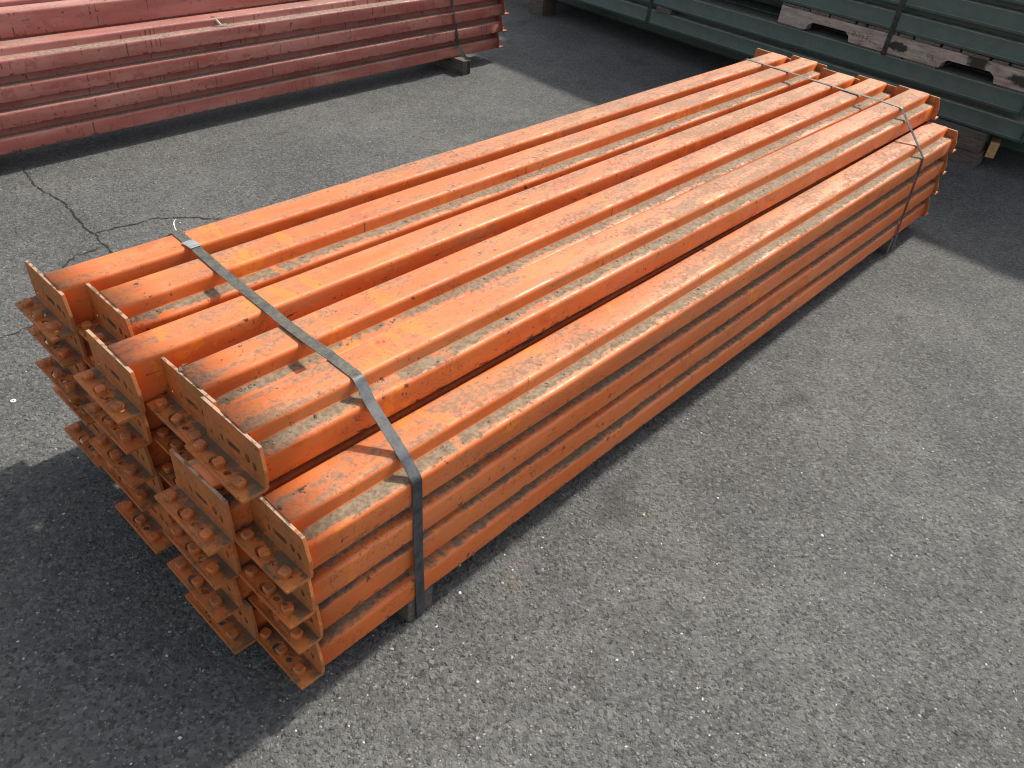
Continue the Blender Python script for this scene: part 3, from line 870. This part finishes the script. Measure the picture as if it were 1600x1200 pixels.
# cracks: jagged dark ribbons in the asphalt
M_CRACK = simple_noise_mat('crack_fill', srgb(26, 25, 24), srgb(44, 42, 40), 2.0, 0.95)
def crack(path, w, branches=5):
    pts = []
    for a, b in zip(path, path[1:]):
        a = Vector((*a, 0)); b = Vector((*b, 0))
        k = max(2, int((b - a).length / 0.45))
        for i in range(k):
            pts.append(a.lerp(b, i / k))
    pts.append(Vector((*path[-1], 0)))
    for i in range(1, len(pts) - 1):
        pts[i] = pts[i] + Vector((random.uniform(-.16, .16), random.uniform(-.2, .2), 0))
    bm = bmesh.new()
    prev = None
    for i, p in enumerate(pts):
        t = (pts[min(i + 1, len(pts) - 1)] - pts[max(i - 1, 0)]).normalized(); nn = Vector((-t.y, t.x, 0))
        ww = w * random.uniform(0.25, 1.2) * min(1, (len(pts) - i) / 4 + 0.1)
        pr = [bm.verts.new(P(*(p + nn * ww * s)[:2], -0.44)) for s in (-1, 1)]
        if prev: bm.faces.new((prev[0], pr[0], pr[1], prev[1]))
        prev = pr
    for _ in range(branches):
        i = random.randrange(2, len(pts) - 2)
        p = pts[i].copy(); a = random.uniform(0, 6.28); prev = None
        for k in range(random.randint(3, 6)):
            t = Vector((math.cos(a), math.sin(a), 0)); nn = Vector((-t.y, t.x, 0))
            pr = [bm.verts.new(P(*(p + nn * w * 0.35 * (1 - k / 7) * s)[:2], -0.435)) for s in (-1, 1)]
            if prev: bm.faces.new((prev[0], pr[0], pr[1], prev[1]))
            prev = pr; p = p + t * random.uniform(.25, .5); a += random.uniform(-.7, .7)
    return mesh_obj('crack', bm, M_CRACK, ground)
crack([(15.0, 79.3), (14.1, 73.7), (14.3, 70.8), (14.8, 67.9), (14.2, 63.4), (13.7, 60.0), (14.0, 58.7), (15.2, 58.9), (17.4, 58.5), (20.2, 58.4), (23.0, 56.7), (26, 54)], 0.11)
crack([(14.0, 58.7), (13.6, 56.2), (13.6, 54.2), (13.4, 53.2), (13.0, 49.0), (12.4, 40.0)], 0.10)
crack([(13.3, 55.7), (11.9, 55.4), (10.6, 55.4), (8.7, 54.0), (6.5, 50.5), (4.1, 46.4), (2.4, 45.8), (0.8, 45.6), (-0.3, 45.5), (-2.5, 46.3), (-6, 47)], 0.085)

# loose chips on the asphalt
def visible_ground_points(n):
    out = []
    f = 1243.17
    while len(out) < n:
        u = random.uniform(-20, 1620); vv = random.uniform(-10, 1220)
        r = rt * ((u - 800) / f) + up * (-(vv - 600) / f) + fw
        if r.z >= -0.02: continue
        t = (-0.5 - 41.5) / r.z
        p = Vector((-13.838, -22.435, 41.5)) + r * t
        if t > 190: continue
        out.append(p)
    return out
def chips(name, n, smin, smax, mats, label):
    bm = bmesh.new()
    for p in visible_ground_points(n):
        s = random.uniform(smin, smax) * random.uniform(0.6, 1.0)
        h = s * random.uniform(0.15, 0.4)
        a0 = random.uniform(0, 6.28); k = random.choice((4, 5, 6)); el = random.uniform(0.45, 1.0)
        co, si = math.cos(a0), math.sin(a0)
        base, topv = [], []
        for i in range(k):
            a = i / k * 6.283 + random.uniform(-.3, .3)
            dx, dy = s * math.cos(a), s * el * math.sin(a)
            X, Y = dx * co - dy * si, dx * si + dy * co
            base.append(bm.verts.new(P(p.x + X, p.y + Y, -0.51)))
            topv.append(bm.verts.new(P(p.x + X * .7, p.y + Y * .7, -0.5 + h)))
        mi = random.choices(range(len(mats)), weights=[m_[1] for m_ in mats])[0]
        for i in range(k):
            f = bm.faces.new((base[i], base[(i + 1) % k], topv[(i + 1) % k], topv[i])); f.material_index = mi
        f = bm.faces.new(topv); f.material_index = mi
    me = bpy.data.meshes.new(name)
    bmesh.ops.recalc_face_normals(bm, faces=bm.faces[:])
    bm.to_mesh(me); bm.free()
    for m_ in mats: me.materials.append(m_[0])
    o = link(name, me)
    return tag(o, label, 'gravel', None, 'stuff')
MG = [(simple_noise_mat('chip_grey', srgb(104, 102, 98), srgb(130, 128, 122), 1.0, 0.85), 6),
      (simple_noise_mat('chip_pale', srgb(132, 130, 124), srgb(156, 153, 145), 1.0, 0.8), 2.2),
      (simple_noise_mat('chip_dark', srgb(54, 53, 52), srgb(74, 72, 70), 1.0, 0.9), 4),
      (simple_noise_mat('chip_white', srgb(196, 193, 184), srgb(206, 202, 192), 1.0, 0.75), 0.35)]
chips('stone_chips', 10000, 0.05, 0.155, MG, 'small pale and grey stone chips bedded in the asphalt')

# ------------------------------------------------------------------ small things
# dry leaf crumbs and dirt caught on the ledges
M_LEAF = simple_noise_mat('dry_leaf', srgb(84, 70, 54), srgb(124, 108, 86), 3.0, 0.9)
M_SOIL = simple_noise_mat('caked_dirt', srgb(70, 62, 52), srgb(104, 94, 80), 3.0, 0.95)
bm = bmesh.new()
def crumb(x, y, z, s, mi):
    a0 = random.uniform(0, 6.28); el = random.uniform(0.25, 0.8)
    c = bm.verts.new(P(x, y, z + s * random.uniform(.15, .5)))
    ring = []
    for i in range(5):
        a = i / 5 * 6.283 + random.uniform(-.3, .3)
        dx, dy = s * math.cos(a), s * el * math.sin(a)
        ring.append(bm.verts.new(P(x + dx * math.cos(a0) - dy * math.sin(a0), y + dx * math.sin(a0) + dy * math.cos(a0), z + random.uniform(0.005, .04))))
    for i in range(5):
        f = bm.faces.new((ring[i], ring[(i + 1) % 5], c)); f.material_index = mi
for (yn, yf, lz, n0) in ((18.09, 18.23, 15.25 - .98 - .02, 95), (8.49, 8.90, 15.25 - .98 - .10, 95), (3.905, 3.63, 15.25 - .98 + .11, 70), (0.0, 0.12, 12.5 - .98, 70)):
    for i in range(n0):
        t = random.random() ** (1.3 if random.random() < .5 else 0.6)
        x = 1.0 + 88 * t
        yb = yn + (yf - yn) * t
        y = yb + LEDGE - 0.12 - abs(random.gauss(0, 0.25))
        if y < yb + 0.25: continue
        crumb(x, y, lz, random.uniform(0.04, 0.12) * (1.6 if random.random() < .08 else 1), random.randrange(2))
for (yn, w, zt) in ((22.985, HI_W, 15.25), (19.2, HI_W, 15.23), (13.6, HI_W, 15.25), (9.7, HI_W, 15.15), (5.0, HI_W, 15.36), (1.12, HI_W, 12.5)):
    for i in range(26):
        x = 1 + 86 * random.random(); crumb(x, yn + random.uniform(.3, w - .35), zt, random.uniform(0.03, 0.07), random.randrange(2))
# clumps against the near brackets
for (x, y, z) in ((1.0, 19.0, 14.25), (0.5, 9.3, 14.17), (0.4, 4.9, 14.38), (0.2, 11.8, 15.15), (2.2, 9.35, 14.17), (2.6, 18.9, 14.25)):
    for i in range(12):
        crumb(x + abs(random.gauss(0, .35)), y + random.gauss(0, .12), z, random.uniform(.05, .13), random.randrange(2))
me = bpy.data.meshes.new('leaf_crumbs')
bm.to_mesh(me); bm.free()
me.materials.append(M_LEAF); me.materials.append(M_SOIL)
tag(link('leaf_crumbs', me), 'dry leaf crumbs and dirt caught on the orange beams\' ledges', 'debris', None, 'stuff')

# white ring lying on the asphalt
bm = bmesh.new()
cx, cy = -2.72, 36.45
rings = []
for k in range(16):
    a = k / 16 * 6.283
    rings.append([bm.verts.new(P(cx + r * math.cos(a), cy + r * math.sin(a), z) - P(cx, cy, -.5)) for (r, z) in ((.20, -.495), (.20, -.43), (.08, -.43), (.08, -.495))])
for k in range(16):
    a, b = rings[k], rings[(k + 1) % 16]
    for j in range(4): bm.faces.new((a[j], b[j], b[(j + 1) % 4], a[(j + 1) % 4]))
wsh = mesh_obj('washer', bm, simple_noise_mat('white_plastic', srgb(214, 214, 212), srgb(232, 232, 228), 1.0, 0.5), None, P(cx, cy, -.5))
tag(wsh, 'small white ring lying on the asphalt left of the orange stack', 'washer')

def crumpled(name, pts, w, mat, label, cat, base):
    bm = bmesh.new()
    rows = []
    for i, p in enumerate(pts):
        p = Vector(p)
        row = []
        for k in range(4):
            o_ = Vector((w * (k / 3 - .5), w * .25 * math.sin(k * 2 + i), random.uniform(-.12, .12) * w + w * .12 * ((k + i) % 2)))
            row.append(bm.verts.new(P(*(p + o_)) - P(*base)))
        rows.append(row)
    for a, b in zip(rows, rows[1:]):
        for k in range(3): bm.faces.new((a[k], a[k + 1], b[k + 1], b[k]))
    ext = bmesh.ops.solidify(bm, geom=bm.faces[:], thickness=0.012 * S)
    o = mesh_obj(name, bm, mat, None, P(*base), True)
    return tag(o, label, cat)
zt = RZ + 11.05
yy = red_y(43) + 0.35
crumpled('paper_scrap', [(42.6, yy + 1.6, zt + .05), (42.9, yy + 1.1, zt - .25), (43.2, yy + 0.7, zt - .85), (43.7, yy + .5, zt - .80), (44.2, yy + .45, zt - .78)], 0.42,
         simple_noise_mat('white_paper', srgb(206, 200, 192), srgb(226, 220, 212), 1.0, 0.8), 'small scrap of white paper on the red stack\'s upper ledge', 'litter', (43, yy, zt - .9))
crumpled('cardboard_scrap', [(-0.9, 8.2, 12.35), (-1.2, 7.4, 12.0), (-1.3, 6.6, 12.15), (-1.3, 5.9, 11.9), (-1.4, 5.3, 12.1)], 0.8,
         simple_noise_mat('brown_cardboard', srgb(120, 84, 70), srgb(150, 106, 88), 1.0, 0.85), 'crumpled brown scrap wedged below the right-hand top bracket', 'litter', (-1.2, 6.6, 12))
